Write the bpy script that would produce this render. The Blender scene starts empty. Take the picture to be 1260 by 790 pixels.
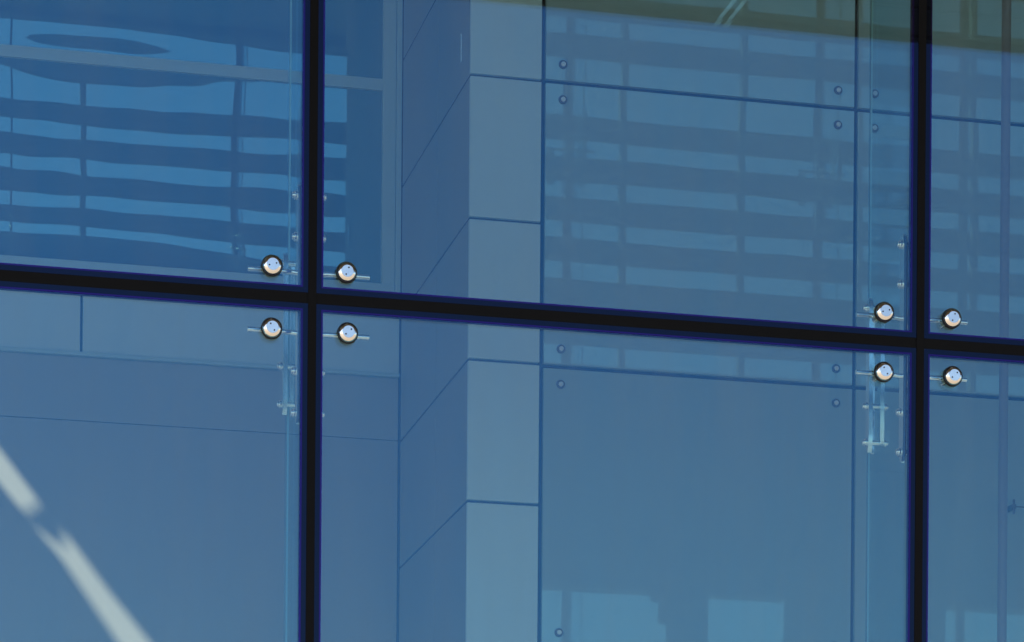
import bpy, bmesh, math
from mathutils import Vector, Matrix

# ------------------------------------------------------------------ camera, sky, sun, exposure
scene = bpy.context.scene
COL = scene.collection
R = math.radians

# metres; the camera's eye is the origin, +X along the facade, +Y into the building, ground at -1.6
GROUND = -1.6
FAC = 9.01            # outer glass facade
PIER = 15.31          # pier front and inner glass wall
BACK = 17.26          # recessed wall with the window
ROOF = 9.70

cam_d = bpy.data.cameras.new('camera')
cam = bpy.data.objects.new('camera', cam_d)
COL.objects.link(cam)
yaw, roll = math.atan(842 / 3612), 0.0075
fw = Vector((math.sin(yaw), math.cos(yaw), 0))
rt = Vector((math.cos(yaw), -math.sin(yaw), 0))
up = Vector((0, 0, 1))
r2 = rt * math.cos(roll) + up * math.sin(roll)
u2 = up * math.cos(roll) - rt * math.sin(roll)
cam.matrix_world = Matrix(((r2.x, u2.x, -fw.x, 0), (r2.y, u2.y, -fw.y, 0), (r2.z, u2.z, -fw.z, 0), (0, 0, 0, 1)))
cam_d.sensor_width = 36
cam_d.lens = 36 * 3612 / 1260
cam_d.shift_y = 1018 / 1260
cam_d.shift_x = 7.6 / 1260
cam_d.clip_start = 0.05
cam_d.clip_end = 5000
scene.camera = cam

sun_dir = Vector((1, .8, -1.12)).normalized()         # direction the light travels
elev = math.asin(-sun_dir.z)
world = bpy.data.worlds.new('World')
scene.world = world
world.use_nodes = True
wn = world.node_tree
wn.nodes.clear()
sky = wn.nodes.new('ShaderNodeTexSky')
sky.sky_type = 'NISHITA'
sky.sun_disc = False
sky.sun_elevation = elev
sky.sun_rotation = math.atan2(-sun_dir.x, -sun_dir.y)
sky.air_density = 1.0
sky.dust_density = 0.7
sky.ozone_density = 2.0
bg = wn.nodes.new('ShaderNodeBackground')
bg.inputs['Strength'].default_value = 0.10
wo = wn.nodes.new('ShaderNodeOutputWorld')
wn.links.new(sky.outputs[0], bg.inputs['Color'])
wn.links.new(bg.outputs[0], wo.inputs['Surface'])

sl = bpy.data.lights.new('sun', 'SUN')
sl.energy = 5.0
sl.angle = R(0.75)
sl.color = (1, .82, .62)
so = bpy.data.objects.new('sun', sl)
so.rotation_euler = sun_dir.to_track_quat('-Z', 'Y').to_euler()
so.location = (-20, -16, 22)
COL.objects.link(so)

scene.view_settings.view_transform = 'Standard'
scene.view_settings.look = 'None'
scene.view_settings.exposure = 1.0
scene.view_settings.gamma = 1
scene.cycles.max_bounces = 14
scene.cycles.glossy_bounces = 6
scene.cycles.diffuse_bounces = 5
scene.cycles.transmission_bounces = 6
scene.cycles.transparent_max_bounces = 40
scene.cycles.sample_clamp_indirect = 4
scene.cycles.caustics_reflective = False
scene.cycles.caustics_refractive = False
scene.cycles.use_denoising = True


# ------------------------------------------------------------------ materials
def nodes(name):
    m = bpy.data.materials.new(name)
    m.use_nodes = True
    n = m.node_tree
    n.nodes.clear()
    out = n.nodes.new('ShaderNodeOutputMaterial')
    return m, n, out


def matte(name, col, rough=.6, var=.06, scale=1.5, metal=0., spec=.5, grain=0.):
    """Painted or natural surface with soft large-scale unevenness and fine grain."""
    m, n, out = nodes(name)
    p = n.nodes.new('ShaderNodeBsdfPrincipled')
    tc = n.nodes.new('ShaderNodeTexCoord')
    a = n.nodes.new('ShaderNodeTexNoise')
    a.inputs['Scale'].default_value = scale
    a.inputs['Detail'].default_value = 5
    n.links.new(tc.outputs['Object'], a.inputs['Vector'])
    mp = n.nodes.new('ShaderNodeMapRange')
    mp.inputs['To Min'].default_value = 1 - var
    mp.inputs['To Max'].default_value = 1 + var
    n.links.new(a.outputs[0], mp.inputs['Value'])
    fac = mp.outputs[0]
    if grain:
        g = n.nodes.new('ShaderNodeTexNoise')
        g.inputs['Scale'].default_value = 140
        g.inputs['Detail'].default_value = 2
        n.links.new(tc.outputs['Object'], g.inputs['Vector'])
        mg = n.nodes.new('ShaderNodeMapRange')
        mg.inputs['To Min'].default_value = 1 - grain
        mg.inputs['To Max'].default_value = 1 + grain
        n.links.new(g.outputs[0], mg.inputs['Value'])
        mm = n.nodes.new('ShaderNodeMath')
        mm.operation = 'MULTIPLY'
        n.links.new(fac, mm.inputs[0])
        n.links.new(mg.outputs[0], mm.inputs[1])
        fac = mm.outputs[0]
    oi = n.nodes.new('ShaderNodeObjectInfo')
    mo = n.nodes.new('ShaderNodeMapRange')
    mo.inputs['To Min'].default_value = 1 - var * .7
    mo.inputs['To Max'].default_value = 1 + var * .7
    n.links.new(oi.outputs['Random'], mo.inputs['Value'])
    mt = n.nodes.new('ShaderNodeMath')
    mt.operation = 'MULTIPLY'
    n.links.new(fac, mt.inputs[0])
    n.links.new(mo.outputs[0], mt.inputs[1])
    fac = mt.outputs[0]
    v = n.nodes.new('ShaderNodeVectorMath')
    v.operation = 'SCALE'
    v.inputs[0].default_value = col
    n.links.new(fac, v.inputs['Scale'])
    n.links.new(v.outputs[0], p.inputs['Base Color'])
    p.inputs['Roughness'].default_value = rough
    p.inputs['Metallic'].default_value = metal
    p.inputs['Specular IOR Level'].default_value = spec
    n.links.new(p.outputs[0], out.inputs[0])
    return m


def clear_glass(name, tint, refl, fac, dirt=0.):
    """Thin architectural pane: tinted straight-through light plus a coated mirror reflection."""
    m, n, out = nodes(name)
    t = n.nodes.new('ShaderNodeBsdfTransparent')
    t.inputs[0].default_value = (*tint, 1)
    g = n.nodes.new('ShaderNodeBsdfGlossy')
    g.inputs['Color'].default_value = (*refl, 1)
    g.inputs['Roughness'].default_value = 0
    lw = n.nodes.new('ShaderNodeLayerWeight')
    lw.inputs['Blend'].default_value = .25
    pw = n.nodes.new('ShaderNodeMath')
    pw.operation = 'MULTIPLY_ADD'
    pw.inputs[1].default_value = .5
    pw.inputs[2].default_value = fac
    sq = n.nodes.new('ShaderNodeMath')
    sq.operation = 'POWER'
    sq.inputs[1].default_value = 3
    n.links.new(lw.outputs['Facing'], sq.inputs[0])
    n.links.new(sq.outputs[0], pw.inputs[0])
    mx = n.nodes.new('ShaderNodeMixShader')
    n.links.new(pw.outputs[0], mx.inputs[0])
    n.links.new(t.outputs[0], mx.inputs[1])
    n.links.new(g.outputs[0], mx.inputs[2])
    last = mx.outputs[0]
    if dirt:
        oi = n.nodes.new('ShaderNodeObjectInfo')
        pv = n.nodes.new('ShaderNodeMath')
        pv.operation = 'MULTIPLY_ADD'
        pv.inputs[1].default_value = .016
        pv.inputs[2].default_value = -.008
        n.links.new(oi.outputs['Random'], pv.inputs[0])
        ad = n.nodes.new('ShaderNodeMath')
        ad.operation = 'ADD'
        n.links.new(pw.outputs[0], ad.inputs[0])
        n.links.new(pv.outputs[0], ad.inputs[1])
        n.links.new(ad.outputs[0], mx.inputs[0])
        tc = n.nodes.new('ShaderNodeTexCoord')
        mp = n.nodes.new('ShaderNodeMapping')
        mp.inputs['Scale'].default_value = (9, 1, .7)
        n.links.new(tc.outputs['Object'], mp.inputs['Vector'])
        a = n.nodes.new('ShaderNodeTexNoise')
        a.inputs['Scale'].default_value = 1.3
        a.inputs['Detail'].default_value = 6
        n.links.new(mp.outputs[0], a.inputs['Vector'])
        b = n.nodes.new('ShaderNodeTexNoise')
        b.inputs['Scale'].default_value = .9
        b.inputs['Detail'].default_value = 4
        n.links.new(tc.outputs['Object'], b.inputs['Vector'])
        ml = n.nodes.new('ShaderNodeMath')
        ml.operation = 'MULTIPLY'
        n.links.new(a.outputs[0], ml.inputs[0])
        n.links.new(b.outputs[0], ml.inputs[1])
        r = n.nodes.new('ShaderNodeMapRange')
        r.inputs['From Min'].default_value = .14
        r.inputs['From Max'].default_value = .40
        r.inputs['To Max'].default_value = dirt
        n.links.new(ml.outputs[0], r.inputs['Value'])
        d = n.nodes.new('ShaderNodeBsdfDiffuse')
        d.inputs[0].default_value = (.42, .40, .36, 1)
        m2 = n.nodes.new('ShaderNodeMixShader')
        n.links.new(r.outputs[0], m2.inputs[0])
        n.links.new(last, m2.inputs[1])
        n.links.new(d.outputs[0], m2.inputs[2])
        last = m2.outputs[0]
    n.links.new(last, out.inputs[0])
    return m


def coated(name, body, refl, fac):
    """Dark body under a thin coloured mirror coating."""
    m, n, out = nodes(name)
    d = n.nodes.new('ShaderNodeBsdfDiffuse')
    d.inputs[0].default_value = (*body, 1)
    g = n.nodes.new('ShaderNodeBsdfGlossy')
    g.inputs['Color'].default_value = (*refl, 1)
    g.inputs['Roughness'].default_value = .02
    mx = n.nodes.new('ShaderNodeMixShader')
    mx.inputs[0].default_value = fac
    n.links.new(d.outputs[0], mx.inputs[1])
    n.links.new(g.outputs[0], mx.inputs[2])
    n.links.new(mx.outputs[0], out.inputs[0])
    return m


def mirror_glass(name, back, refl, fac, wave=.0, rough=0.):
    """Back-painted reflective pane: dark body under a coated mirror surface with faint roller wave."""
    m, n, out = nodes(name)
    d = n.nodes.new('ShaderNodeBsdfDiffuse')
    d.inputs[0].default_value = (*back, 1)
    g = n.nodes.new('ShaderNodeBsdfGlossy')
    g.inputs['Color'].default_value = (*refl, 1)
    g.inputs['Roughness'].default_value = rough
    if wave:
        tc = n.nodes.new('ShaderNodeTexCoord')
        a = n.nodes.new('ShaderNodeTexNoise')
        a.inputs['Scale'].default_value = 1.6
        a.inputs['Detail'].default_value = 1
        b = n.nodes.new('ShaderNodeBump')
        b.inputs['Strength'].default_value = 1
        b.inputs['Distance'].default_value = wave
        n.links.new(tc.outputs['Object'], a.inputs['Vector'])
        n.links.new(a.outputs[0], b.inputs['Height'])
        n.links.new(b.outputs[0], g.inputs['Normal'])
    mx = n.nodes.new('ShaderNodeMixShader')
    mx.inputs[0].default_value = fac
    n.links.new(d.outputs[0], mx.inputs[1])
    n.links.new(g.outputs[0], mx.inputs[2])
    n.links.new(mx.outputs[0], out.inputs[0])
    return m


M = {
    'facade': clear_glass('facade_glass', (.86, .94, .92), (.165, .52, .92), .115, .030),
    'fin': clear_glass('fin_glass', (.86, .93, .95), (.6, .85, 1.0), .04),
    'finedge': matte('ground_glass_edge', (.45, .62, .66), .25, .05),
    'splice': matte('polished_glass_edge', (.93, .98, 1.0), .20, .04, 2, .95),
    'button': matte('pale_steel_button', (.85, .87, .88), .3, .03, 30, .2),
    'rim_dark': matte('dark_rim_reflection', (.012, .012, .014), .5),
    'frit': coated('black_frit', (.004, .005, .008), (.22, .42, 1.0), .036),
    'coat': coated('violet_coating_edge', (.01, .008, .03), (.20, .11, 1.0), .11),
    'seal': matte('black_silicone', (.0030, .0029, .0034), .6, .25, 20, spec=.12),
    'chrome': matte('polished_steel', (.80, .79, .77), .06, .02, 8, 1),
    'brushed': matte('brushed_steel', (.96, .94, .90), .16, .05, 12, .95),
    'disc': matte('satin_steel_disc', (.74, .78, .81), .22, .10, 60, .95),
    'hole': matte('dark_hole_dot', (.01, .01, .012), .6),
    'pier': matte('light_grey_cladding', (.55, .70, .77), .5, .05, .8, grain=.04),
    'return': matte('shaded_grey_cladding', (.28, .31, .31), .5, .06, .8, grain=.04),  # pier cladding with the return side's shade put into the colour
    'wall': matte('dull_grey_cladding', (.35, .375, .36), .55, .06, .6, grain=.04),
    'gap': matte('dark_joint', (.02, .022, .03), .8),
    'alu': matte('aluminium_frame', (.42, .58, .64), .4, .04, 2),
    'inner': mirror_glass('inner_mirror_glass', (.37, .50, .54), (.50, .90, .95), .135, .0004, .005),
    'window': mirror_glass('window_glass', (.10, .16, .18), (.42, .86, 1.0), .28, .0),
    'room': matte('plaster_grey', (.55, .55, .53), .8, .05, .5),
    'floor': matte('stone_floor', (.42, .45, .45), .5, .08, 1),
    'ground': matte('pale_paving', (.34, .31, .26), .8, .12, .35, grain=.08),
    'canopy': matte('brown_canopy_board', (.085, .07, .045), .6, .1, 2),
    'canopydark': matte('brown_canopy_trim', (.055, .05, .035), .6, .1, 2),
    'slat': matte('grey_louvre_paint', (.16, .16, .165), .5, .05, 2),
    'steel': matte('dark_beam_paint', (.10, .10, .105), .5, .06, 2),
    'pole': matte('mauve_grey_paint', (.24, .25, .30), .45, .05, 3),
}


# ------------------------------------------------------------------ mesh helpers
def box(bm, x0, x1, y0, y1, z0, z1, bevel=0.):
    v = [bm.verts.new((x, y, z)) for z in (z0, z1) for y in (y0, y1) for x in (x0, x1)]
    fs = [bm.faces.new([v[i] for i in q]) for q in ((0, 2, 3, 1), (4, 5, 7, 6), (0, 1, 5, 4), (2, 6, 7, 3), (0, 4, 6, 2), (1, 3, 7, 5))]
    if bevel:
        es = list({e for f in fs for e in f.edges})
        bmesh.ops.bevel(bm, geom=es, offset=bevel, segments=2, affect='EDGES', profile=.5)


def lathe(bm, origin, axis, prof, seg=32):
    """Revolve (radius, offset along axis) pairs about an axis through origin."""
    axis = Vector(axis).normalized()
    a = axis.orthogonal().normalized()
    b = axis.cross(a)
    o = Vector(origin)
    rings = []
    for r, h in prof:
        if r < 1e-6:
            rings.append([bm.verts.new(o + axis * h)])
        else:
            rings.append([bm.verts.new(o + axis * h + (a * math.cos(t) + b * math.sin(t)) * r) for t in (2 * math.pi * k / seg for k in range(seg))])
    for p, q in zip(rings, rings[1:]):
        for k in range(seg):
            l = (k + 1) % seg
            vs = [p[k % len(p)], p[l % len(p)], q[l % len(q)], q[k % len(q)]]
            u = []
            for w in vs:
                if w not in u:
                    u.append(w)
            if len(u) > 2:
                bm.faces.new(u)


def rod(bm, p0, p1, r, seg=16, cap=.003):
    p0, p1 = Vector(p0), Vector(p1)
    L = (p1 - p0).length
    lathe(bm, p0, p1 - p0, [(0, 0), (r - cap, 0), (r, cap), (r, L - cap), (r - cap, L), (0, L)], seg)


def tube_path(bm, pts, r, seg=14):
    pts = [Vector(p) for p in pts]
    rings = []
    for i, p in enumerate(pts):
        t = (pts[min(i + 1, len(pts) - 1)] - pts[max(i - 1, 0)]).normalized()
        a = Vector((0, 0, 1)).cross(t).normalized()
        b = t.cross(a)
        rings.append([bm.verts.new(p + (a * math.cos(k * 2 * math.pi / seg) + b * math.sin(k * 2 * math.pi / seg)) * r) for k in range(seg)])
    for p, q in zip(rings, rings[1:]):
        for k in range(seg):
            bm.faces.new((p[k], p[(k + 1) % seg], q[(k + 1) % seg], q[k]))
    bm.faces.new(rings[0][::-1])
    bm.faces.new(rings[-1])


def obj(name, bm, mat, parent=None, smooth=False, loc=None):
    bmesh.ops.recalc_face_normals(bm, faces=bm.faces[:])
    me = bpy.data.meshes.new(name)
    bm.to_mesh(me)
    bm.free()
    me.materials.append(M[mat])
    if smooth:
        for p in me.polygons:
            p.use_smooth = True
        try:
            me.set_sharp_from_angle(angle=R(38))
        except Exception:
            pass
    o = bpy.data.objects.new(name, me)
    COL.objects.link(o)
    if parent:
        o.parent = parent
    if loc:
        o.location = loc
    return o


def boxes(name, mat, lst, parent=None, bevel=0., loc=None):
    bm = bmesh.new()
    for b in lst:
        box(bm, *b, bevel=bevel)
    return obj(name, bm, mat, parent, loc=loc)


def tag(o, label=None, cat=None, group=None, kind=None):
    for k, v in (('label', label), ('category', cat), ('group', group), ('kind', kind)):
        if v:
            o[k] = v
    return o


def empty(name, loc, label, cat, group=None):
    o = bpy.data.objects.new(name, None)
    o.empty_display_size = .1
    o.location = loc
    COL.objects.link(o)
    return tag(o, label, cat, group)


def copy_tree(o, parent=None):
    c = o.copy()
    COL.objects.link(c)
    if parent:
        c.parent = parent
    for ch in list(o.children):
        copy_tree(ch, c)
    return c


# ------------------------------------------------------------------ ground and floor
XL, XR = -9.0, 13.0
bm = bmesh.new()
box(bm, -400, 400, -600, FAC - .06, GROUND - .3, GROUND)
tag(obj('ground', bm, 'ground'), kind='structure')
bm = bmesh.new()
box(bm, XL, XR, FAC - .055, BACK + .3, GROUND - .3, GROUND + .004)
tag(obj('interior_floor', bm, 'floor'), kind='structure')


# ------------------------------------------------------------------ building shell round the atrium
def sheet_with_holes(outer, holes, z, thick):
    """Level sheet with polygon openings."""
    bm = bmesh.new()
    es = []
    for poly in [outer] + holes:
        vs = [bm.verts.new((x, y, z)) for x, y in poly]
        es += [bm.edges.new((vs[i], vs[(i + 1) % len(vs)])) for i in range(len(vs))]
    bmesh.ops.triangle_fill(bm, use_beauty=True, use_dissolve=False, edges=es)

    def inside(p, poly):
        c = False
        for i in range(len(poly)):
            (x0, y0), (x1, y1) = poly[i], poly[i - 1]
            if (y0 > p.y) != (y1 > p.y) and p.x < (x1 - x0) * (p.y - y0) / (y1 - y0) + x0:
                c = not c
        return c
    kill = [f for f in bm.faces if any(inside(f.calc_center_median(), h) for h in holes)]
    bmesh.ops.delete(bm, geom=kill, context='FACES_ONLY')
    r = bmesh.ops.extrude_face_region(bm, geom=bm.faces[:])
    bmesh.ops.translate(bm, vec=(0, 0, thick), verts=[v for v in r['geom'] if isinstance(v, bmesh.types.BMVert)])
    return bm


hall = empty('atrium_hall', (2, 13, GROUND), 'plain grey walls and flat roof around the glazed hall', 'building')
hall.location = (0, 0, 0)
obj('roof', sheet_with_holes([(XL, FAC - .3), (XR, FAC - .3), (XR, BACK + .4), (XL, BACK + .4)],
                             [[(-4.80, 11.80), (-3.70, 11.80), (-3.70, 13.90), (-4.80, 13.90)]], ROOF, .08), 'room', hall)  # opening added so sun reaches only the slit sheet below
# shade sheet added out of view: its slits are cut to shape the sun streak
SLIT_A = [(-1.627, 15.401), (-1.67, 15.141), (-1.705, 14.928), (-1.853, 14.881), (-1.849, 14.996), (-1.805, 15.256)]
SLIT_B = [(-1.863, 14.839), (-1.861, 14.7), (-1.95, 14.366), (-2.02, 14.098), (-1.775, 14.141), (-1.757, 14.372), (-1.741, 14.588), (-1.7, 14.819), (-1.792, 14.744)]
mask = empty('added_sun_mask', (0, 0, 0), 'pale slitted shade added out of view to shape the sun streak on the recessed wall', 'mask')
obj('mask_sheet', sheet_with_holes([(-2.95, 13.30), (-.80, 13.30), (-.80, 16.40), (-2.95, 16.40)], [SLIT_A, SLIT_B], 7.0, .003), 'room', mask)
for hx, hy in ((-2.9, 13.35), (-.85, 13.35), (-2.9, 16.35), (-.85, 16.35)):
    bm = bmesh.new()
    rod(bm, (hx, hy, 7.003), (hx, hy, ROOF), .004, 8, .001)
    obj('mask_hanger', bm, 'steel', mask)
boxes('side_wall', 'room', [(XL - .2, XL, FAC - .05, BACK + .4, GROUND, ROOF - .003)], hall)
boxes('side_wall', 'room', [(XR, XR + .2, FAC - .05, BACK + .4, GROUND, ROOF - .003)], hall)
boxes('backing_wall', 'gap', [(3.70, XR - .003, PIER + .12, PIER + .3, GROUND + .006, ROOF - .003)], hall)
boxes('back_wall', 'room', [(XL + .003, -1.2, BACK + .02, BACK + .3, GROUND + .006, ROOF - .003)], hall)

# ------------------------------------------------------------------ recessed wall with the window (left)
rec = empty('recessed_wall', (0, 0, 0), 'grey panelled wall with a wide framed window above a slanting streak of sunlight', 'wall')
boxes('wall_core', 'gap', [(-1.2, 3.60, BACK + .03, BACK + .3, GROUND + .006, ROOF - .003)], rec)
G = .006
tag(boxes('cladding_panel', 'wall', [(-1.2, 3.328, BACK, BACK + .028, 4.231, 4.600)], rec, .002))
boxes('cladding_panel', 'wall', [(-1.2, 3.328, BACK, BACK + .028, 2.0, 4.226)], rec, .002)
boxes('cladding_panel', 'wall', [(-1.2, 3.328, BACK, BACK + .028, GROUND + .01, 1.994)], rec, .002)
boxes('drip_ledge', 'alu', [(-1.2, 3.328, BACK - .035, BACK + .028, 4.602, 4.624)], rec, .003)
for x0, x1 in ((-1.2, -.06), (-.045, 1.434), (1.449, 3.328)):
    boxes('sill_panel', 'pier', [(x0, x1, BACK - .02, BACK + .028, 4.626, 5.075)], rec, .003)
boxes('cladding_panel', 'wall', [(-1.2, 3.328, BACK, BACK + .028, 7.80, ROOF - .01)], rec, .002)

win = bpy.data.objects.new('window', None)
COL.objects.link(win)
win.parent = rec
WX0, WX1 = -.90, 3.327
f = []
f.append((WX1 - .112, WX1 - .034, BACK - .04, BACK + .028, 5.15, 7.80))          # jamb
f.append((WX1 - .031, WX1, BACK - .055, BACK + .028, 5.08, 7.80))                # outer jamb
f.append((WX0, WX0 + .1, BACK - .04, BACK + .028, 5.15, 7.80))
f.append((WX0 + .1, WX1 - .112, BACK - .037, BACK + .028, 6.303, 6.372))         # transom
f.append((WX0, WX1 - .034, BACK - .043, BACK + .028, 5.08, 5.15))                # bottom rail
f.append((WX0 + .1, WX1 - .112, BACK - .037, BACK + .028, 7.72, 7.80))
boxes('window_frame', 'alu', f, win, .003)


def wavy_pane(x0, x1, z0, z1, amp, lean, nx=130, nz=70):
    """Window pane with the slight bow of sealed double glazing, strongest at the edges near its middle."""
    bm = bmesh.new()
    g = []
    for i in range(nx + 1):
        row = []
        for k in range(nz + 1):
            x = x0 + (x1 - x0) * i / nx
            z = z0 + (z1 - z0) * k / nz
            gx = math.exp(-((x - 1.50) / .75) ** 2)
            dt, db = z1 - z, z - z0
            h = -amp * gx * (math.exp(-(dt / .13) ** 2) + 1.2 * math.exp(-(db / .13) ** 2)) + lean * (z - (z0 + z1) / 2)
            h += .0006 * math.sin(2.3 * x + 1.1) * math.sin(1.9 * z + .4)
            h += .000035 * math.sin(13 * x + 2.1 * math.sin(5 * z)) * math.sin(9.5 * z + 1.7 * math.sin(3.1 * x))
            h += .000022 * math.sin(21 * z + 2.6 * math.sin(2.2 * x + .5))
            h += .0013 * math.exp(-((x - 1.04) / .09) ** 2)
            row.append(bm.verts.new((x, BACK - .012 - h, z)))
        g.append(row)
    for i in range(nx):
        for k in range(nz):
            bm.faces.new((g[i][k], g[i + 1][k], g[i + 1][k + 1], g[i][k + 1]))
    r = bmesh.ops.extrude_face_region(bm, geom=bm.faces[:])
    bmesh.ops.translate(bm, vec=(0, .02, 0), verts=[v for v in r['geom'] if isinstance(v, bmesh.types.BMVert)])
    return bm


obj('pane', wavy_pane(WX0 + .1, WX1 - .112, 5.15, 6.303, .0009, .008), 'window', win, True)
obj('pane', wavy_pane(WX0 + .1, WX1 - .112, 6.372, 7.72, .0014, .003), 'window', win, True)

# ------------------------------------------------------------------ clad pier
pier = empty('clad_pier', (0, 0, 0), 'pale grey pier of stacked panels with a darker return side, right of the window', 'pillar')
PX0, PX1 = 3.332, 3.722
boxes('pier_core', 'gap', [(PX0 + .005, PX1 - .004, PIER + .03, BACK + .02, GROUND + .01, ROOF - .004)], pier)
zj = [GROUND + .01, .41, 1.17, 1.93, 2.69, 3.455, 4.212, 4.968, 5.732, 6.49, 7.25, 8.01, 8.77, ROOF - .01]
for a, b in zip(zj, zj[1:]):
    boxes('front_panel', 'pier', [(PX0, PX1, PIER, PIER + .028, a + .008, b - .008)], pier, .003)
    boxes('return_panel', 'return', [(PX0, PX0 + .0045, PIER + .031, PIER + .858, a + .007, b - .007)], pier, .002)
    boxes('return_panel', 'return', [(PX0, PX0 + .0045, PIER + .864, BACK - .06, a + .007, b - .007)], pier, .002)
boxes('pale_bar', 'splice', [(PX0 - .012, PX0 - .001, PIER + .197, PIER + .213, 5.87, 6.02)], pier, .002)  # thin pale metal bar on the return side

# ------------------------------------------------------------------ inner mirror glass wall with button fixings
ix = [3.735, 5.507, 7.285, 9.06]
iz = [1.15, 2.68, 4.205, 5.735, 7.26]
words_i = {
    (0, 0): None, (0, 1): 'reflective glass panel right of the pier with pale shapes mirrored along its foot',
    (0, 2): 'reflective glass panel right of the pier crossed by the long horizontal seal',
    (0, 3): 'topmost reflective glass panel right of the pier, two buttons above the long seal',
    (1, 1): 'reflective glass panel behind the slim pole and small clamp, below the seal',
    (1, 2): 'reflective glass panel behind the slim pole, level with the right spider fitting',
    (1, 3): 'topmost reflective glass panel behind the slim pole, in the upper corner',
}
for i in range(3):
    for k in range(4):
        x0, x1, z0, z1 = ix[i] + .012, ix[i + 1] - .012, iz[k] + .012, iz[k + 1] - .012
        lab = words_i.get((i, k)) or 'reflective glass panel of the inner wall beyond the ones in plain view'
        p = empty('reflective_panel', ((x0 + x1) / 2, PIER + .01, (z0 + z1) / 2), lab, 'glass panel', 'mirror glass panels of the inner wall')
        w, h = (x1 - x0) / 2, (z1 - z0) / 2
        boxes('glass_sheet', 'inner', [(-w, w, -.006, .02, -h, h)], p)
        for sx in (-1, 1):
            for sz in (-1, 1):
                c = (sx * (w - .094), -.006, sz * (h - .083))
                bm = bmesh.new()
                lathe(bm, c, (0, -1, 0), [(.024, 0), (.024, .006), (.021, .010), (.0135, .010), (.0135, .004)], 24)
                bt = obj('button_fixing', bm, 'steel', p, True)
                bm = bmesh.new()
                lathe(bm, c, (0, -1, 0), [(.0125, .003), (.0125, .014), (.010, .017), (.004, .017), (.0035, .013), (0, .013)], 24)
                obj('button_head', bm, 'button', bt, True)
        p.rotation_euler = (R((.05, -.04, .03, .06)[k] * (1, .7, -.6)[i]), 0, R((.03, -.04, .02, -.03)[(k + i) % 4]))

# slim pole in front of the inner glass, and a small clamp beside it
bm = bmesh.new()
rod(bm, (6.26, PIER - .3, GROUND + .01), (6.26, PIER - .3, ROOF - .01), .026, 24)
tag(obj('slim_pole', bm, 'pole', None, True), 'slim mauve-grey vertical pole standing before the reflective panels', 'pole')
cl = empty('cable_clamp', (6.405, PIER - .11, 3.575), 'tiny dark clamp with a short horizontal wire right of the slim pole', 'clamp')
bm = bmesh.new()
rod(bm, (0, 0, -.04), (0, 0, .04), .007, 12)
box(bm, -.012, .012, -.006, .1, -.012, .012)
obj('clamp_body', bm, 'steel', cl, True)
bm = bmesh.new()
rod(bm, (.008, 0, 0), (.34, 0, 0), .0035, 8, .001)
obj('wire', bm, 'steel', cl, True)

# ------------------------------------------------------------------ outer glass facade
JX = [-2.537, -.537, 1.463, 3.465, 5.465, 7.465, 9.465, 11.465]
JZ = [GROUND + .01, .245, 2.632, 5.045, 7.446, ROOF - .06]
SV, SH = .0135, .0180       # half widths of the upright and level seals
words_f = {
    (1, 2): 'clear blue-tinted facade pane before the wide window, left of the upright seals',
    (2, 2): 'clear blue-tinted facade pane between the two upright seals, before the pier, above the long seal',
    (3, 2): 'clear blue-tinted facade pane right of both upright seals, above the long seal',
    (1, 1): 'clear blue-tinted facade pane before the wall with the sun streak',
    (2, 1): 'clear blue-tinted facade pane between the two upright seals, below the long seal',
    (3, 1): 'clear blue-tinted facade pane right of both upright seals, below the long seal',
}
for i in range(len(JX) - 1):
    for k in range(len(JZ) - 1):
        x0, x1, z0, z1 = JX[i] + SV, JX[i + 1] - SV, JZ[k] + SH, JZ[k + 1] - SH
        lab = words_f.get((i, k)) or 'clear facade pane seen only as a reflection in the inner glass'
        grp = 'clear panes of the glass facade'
        p = boxes('facade_pane', 'facade', [(x0, x1, FAC, FAC + .018, z0, z1)])
        tag(p, lab, 'window pane', grp)
        def ring(a, b, y0, y1, g=0.):
            X0, X1, Z0, Z1 = x0 + a, x1 - a, z0 + a, z1 - a
            w = b - a
            return [(X0, X0 + w, y0, y1, Z0, Z1), (X1 - w, X1, y0, y1, Z0, Z1),
                    (X0 + w, X1 - w, y0, y1, Z0, Z0 + w), (X0 + w, X1 - w, y0, y1, Z1 - w, Z1)]
        boxes('frit_border', 'frit', ring(-.001, .0155, FAC - .002, FAC + .020), p)
        boxes('coating_edge', 'coat', ring(.0155, .0205, FAC - .002, FAC + .020), p)

for i, x in enumerate(JX):
    bm = bmesh.new()
    box(bm, x - SV + .0005, x + SV - .0005, FAC - .004, FAC + .026, GROUND + .01, ROOF - .06)
    lab = {2: 'black upright silicone seal nearest the wide window', 3: 'black upright silicone seal before the reflective panels'}.get(i, 'black upright silicone seal seen only in reflection')
    tag(obj('upright_seal', bm, 'seal'), lab, 'seal', 'black upright seals between facade panes')
for k, z in enumerate(JZ[1:-1]):
    bm = bmesh.new()
    box(bm, JX[0], JX[-1], FAC - .001, FAC + .023, z - SH + .0005, z + SH - .0005)
    tag(obj('level_seal', bm, 'seal'), 'long black level silicone seal running across between upper and lower facade panes' if k == 1 else 'black level silicone seal seen only in reflection', 'seal', 'black level seals between facade panes')


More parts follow.
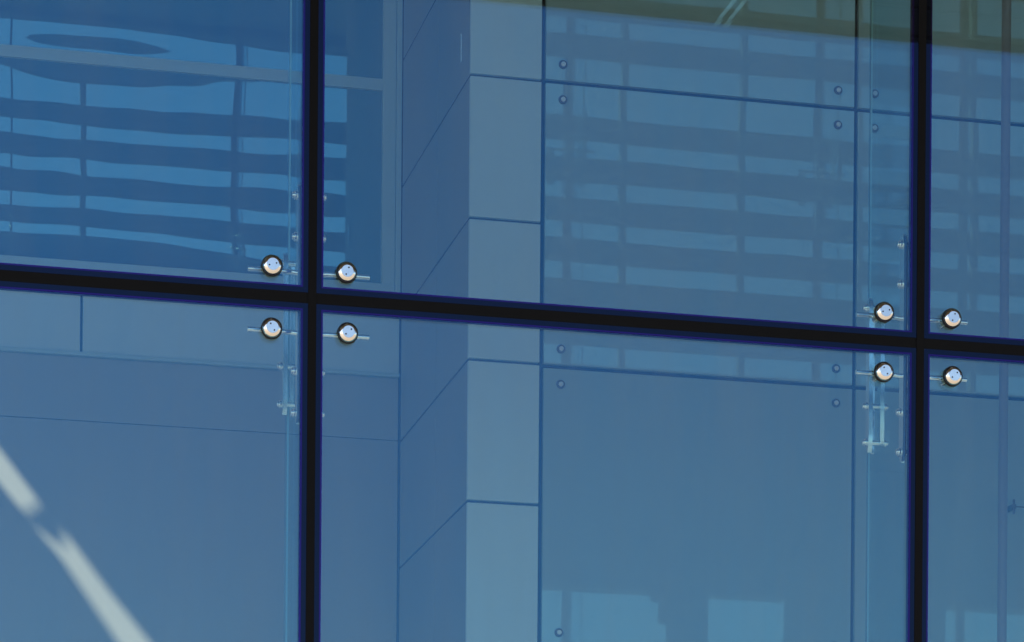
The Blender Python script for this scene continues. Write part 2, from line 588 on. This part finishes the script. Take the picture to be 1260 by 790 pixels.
# spider fitting at a crossing: four chrome caps on two rods held by a hub
def make_spider():
    sp = empty('spider_fitting', (0, 0, 0), '', 'glass fitting')
    bm = bmesh.new()
    box(bm, -.014, .014, .075, .125, -.125, .125, .004)
    box(bm, -.024, .024, .085, .115, .088, .118, .004)
    box(bm, -.024, .024, .085, .115, -.101, -.071, .004)
    obj('hub', bm, 'brushed', sp, True)
    for zz, s in ((.103, 1), (-.086, -1)):
        bm = bmesh.new()
        tube_path(bm, [(-.190, .083, zz), (-.12, .083, zz), (-.06, .085, zz), (-.03, .094, zz), (.03, .094, zz), (.06, .085, zz), (.12, .083, zz), (.195, .083, zz)], .0085)
        obj('arm_rod', bm, 'brushed', sp, True)
    for sx, cz, ang in ((-.127, .090, .3), (.106, .086, 1.2), (-.127, -.104, 2.1), (.111, -.102, .75)):
        bm = bmesh.new()
        c = (sx, -.006, cz)
        lathe(bm, c, (0, -1, 0), [(.010, -.085), (.010, -.004), (.024, -.004), (.0300, .002), (.0306, .006), (.0300, .010), (.0280, .0140), (.0250, .0172), (.0215, .0192), (.0190, .0200)], 48)
        cp = obj('cap', bm, 'chrome', sp, True)
        bm = bmesh.new()
        lathe(bm, c, (0, -1, 0), [(.0190, .0195), (.0190, .0212), (.0186, .0216), (0, .0216)], 40)
        fc = obj('cap_face', bm, 'disc', cp)
        bm = bmesh.new()
        lathe(bm, c, (0, -1, 0), [(.0308, -.004), (.0325, -.004), (.0332, .0), (.0330, .006), (.0322, .0085), (.0308, .0085), (.0308, -.004)], 48)
        obj('dark_reflection_ring', bm, 'rim_dark', cp, True)  # dark ring added to stand for dark reflections round the chrome rim
        bm = bmesh.new()
        for hx, hz in ((.0115 * math.cos(ang), .0115 * math.sin(ang)), (-.0115 * math.cos(ang), -.0115 * math.sin(ang))):
            lathe(bm, (sx + hx, -.006, cz + hz), (0, -1, 0), [(.0026, .0210), (.0026, .0221), (0, .0221)], 12)
        obj('pin_hole_dot', bm, 'hole', cp, True)  # raised dark dots, painting in the shade of the pin holes
    return sp


# glass fin behind an upright seal with its bolted splice at a crossing
def make_fin():
    fn = empty('glass_fin', (0, 0, 0), '', 'glass fin')
    z0, z1 = GROUND + .01, ROOF - .02
    boxes('fin_sheet', 'fin', [(-.010, .010, .03, .470, z0, z1)], fn)
    boxes('fin_edge', 'finedge', [(-.003, .003, .4705, .474, z0, z1)], fn)
    boxes('edge_strip', 'steel', [(-.003, .003, .4745, .480, z0, z1)], fn)  # dark strip added so the fin edge mirrors as a dark line
    return fn


def pointed(bm, x0, x1, y0, y1, h, tip):
    """Upright bar that runs to a rounded point at both ends."""
    ym = (y0 + y1) / 2
    hw = (y1 - y0) / 2
    prof = []
    for k in range(9):
        t = k / 8
        prof.append((ym + hw * math.cos(t * math.pi), h - tip + tip * math.sin(t * math.pi)))
    prof += [(y, -z) for y, z in prof[::-1]]
    a = [bm.verts.new((x0, y, z)) for y, z in prof]
    b = [bm.verts.new((x1, y, z)) for y, z in prof]
    bm.faces.new(a)
    bm.faces.new(b[::-1])
    n = len(a)
    for k in range(n):
        bm.faces.new((a[k], b[k], b[(k + 1) % n], a[(k + 1) % n]))


def make_splice(fn, z):
    for sx in (-1, 1):
        bm = bmesh.new()
        pointed(bm, sx * .031 - .0065, sx * .031 + .0065, .050, .088, .375, .07)
        o = obj('outer_splice_plate', bm, 'splice', fn, True, (0, 0, z))
        bm = bmesh.new()
        pointed(bm, sx * .0205 - .0075, sx * .0205 + .0075, .400, .430, .262 if sx < 0 else .236, .06 if sx < 0 else .01)
        o = obj('inner_splice_plate', bm, 'splice', fn, True, (0, 0, z))
    boxes('splice_bar', 'brushed', [(.008, .024, .481, .489, -.25, .25)], fn, .002, (0, 0, z))
    for dz in (-.34, -.21, .21, .34):
        bm = bmesh.new()
        rod(bm, (-.054, .072, dz), (.054, .072, dz), .0105, 14)
        for s in (-1, 1):
            rod(bm, (s * .037, .072, dz), (s * .048, .072, dz), .0150, 14)
        obj('bolt', bm, 'brushed', fn, True, (0, 0, z))
    for dz in (-.228, -.105, .105, .228):
        bm = bmesh.new()
        rod(bm, (-.046, .415, dz), (.046, .415, dz), .0098, 14)
        for s in (-1, 1):
            rod(bm, (s * .028, .415, dz), (s * .040, .415, dz), .0138, 14)
        obj('bolt', bm, 'brushed', fn, True, (0, 0, z))


sp0 = make_spider()
first = True
for x in JX[1:7]:
    for z in (JZ[2], JZ[4]):
        if x < 0 and z < 3:
            continue
        s = sp0 if first else copy_tree(sp0)
        first = False
        s.location = (x, FAC, z)
        if z < 3 and x == JX[2]:
            lab = 'four-capped steel spider fitting at the seal crossing below the wide window'
        elif z < 3 and x == JX[3]:
            lab = 'four-capped steel spider fitting at the seal crossing before the reflective panels'
        else:
            lab = 'steel spider fitting seen only as a dark shape mirrored in the inner glass'
        tag(s, lab, 'glass fitting', 'spider fittings at the seal crossings')

fin0 = make_fin()
make_splice(fin0, JZ[2])
make_splice(fin0, JZ[4])
for n, x in enumerate(JX[1:7]):
    s = fin0 if n == 0 else copy_tree(fin0)
    s.location = (x, FAC, 0)
    lab = {1: 'clear glass fin with pale edge and bolted splice behind the seal left of the pier',
           2: 'clear glass fin with pale edge and long bolted splice plates before the reflective panels'}.get(n, 'clear glass fin seen only mirrored in the inner glass')
    tag(s, lab, 'glass fin', 'glass fins behind the upright seals')

# ------------------------------------------------------------------ beams, posts and louvres that the inner glass mirrors
bm = bmesh.new()
box(bm, XL + .01, XR - .01, FAC + .56, FAC + .80, 4.13, 5.74)
for x0, x1, z0, z1 in ((5.968, 6.409, 4.08, 4.13), (6.03, 6.409, 3.92, 4.08), (6.094, 6.409, 3.3, 3.92), (7.014, 8.30, 3.3, 4.13)):  # stepped drops added below the beam to mirror as dark building outlines
    box(bm, x0, x1, FAC + .57, FAC + .62, z0, z1)
tag(obj('floor_beam', bm, 'steel'), 'deep dark floor beam with added skyline-shaped drops, mirrored as the plain band low in the reflective panels', 'beam')
bm = bmesh.new()
box(bm, XL + .01, XR - .01, FAC + .50, FAC + .62, 5.955, 6.41)
tag(obj('transom_beam', bm, 'steel'), 'dark transom beam mirrored as the broad band under the louvres', 'beam')
bm = bmesh.new()
box(bm, XL + .01, XR - .01, FAC - .03 - .25, FAC - .03, 9.60, ROOF - .005)
tag(obj('eave_beam', bm, 'steel'), 'dark eave beam along the roof edge above the louvres', 'beam')

LY = FAC - 1.2
scr = empty('louvre_screen', (0, 0, 0), 'grey outdoor louvre screen mirrored as banded stripes in the window and the reflective panels', 'louvre screen')
for k in range(8):
    z = 7.21 + .325 * k if k < 7 else 9.67
    x1 = 5.0 if k == 4 else XR
    bm = bmesh.new()
    box(bm, XL, x1, LY - .05, LY - .02, z - .095, z + .095, .004)
    obj('louvre_slat', bm, 'slat', scr)
for x in (-1.78, .22, 2.22, 4.22, 6.22, 7.22, 8.22, 9.22, 11.22):
    bm = bmesh.new()
    w = .018 if x == 8.22 else .026
    box(bm, x - w, x + w, LY - .015, LY + .06, 5.50, ROOF - .01, .004)
    obj('louvre_post', bm, 'slat', scr)

# brown canopy over the entrance: its underside shows as the brown band at the top
can = empty('entrance_canopy', (0, 0, 0), 'brown boarded canopy reflected as the dark band along the top', 'canopy')
CL = 4.0
boxes('soffit', 'canopy', [(XL, XR, FAC - CL + .06, FAC - .03, 5.222, 5.45)], can)
boxes('fascia', 'canopydark', [(XL, XR, FAC - CL, FAC - CL + .057, 5.208, 5.48)], can, .004)
boxes('board_seam', 'canopydark', [(XL, XR, FAC - CL + d, FAC - CL + d + .02, 5.214, 5.225) for d in (.36, .74, 1.12, 1.50, 1.88, 2.26, 2.64, 3.02, 3.40)], can)
for x, y0, m in ((3.965, 3.88, 'brushed'), (4.012, 3.88, 'brushed'), (5.197, 3.55, 'steel')):
    bm = bmesh.new()
    rod(bm, (x, FAC - y0, 5.18), (x, FAC - .06, 5.18), .011, 12)
    obj('tie_rod', bm, m, can, True)
    bm = bmesh.new()
    box(bm, x - .014, x + .014, FAC - y0 - .01, FAC - y0 + .04, 5.166, 5.221)
    obj('bracket', bm, m, can)
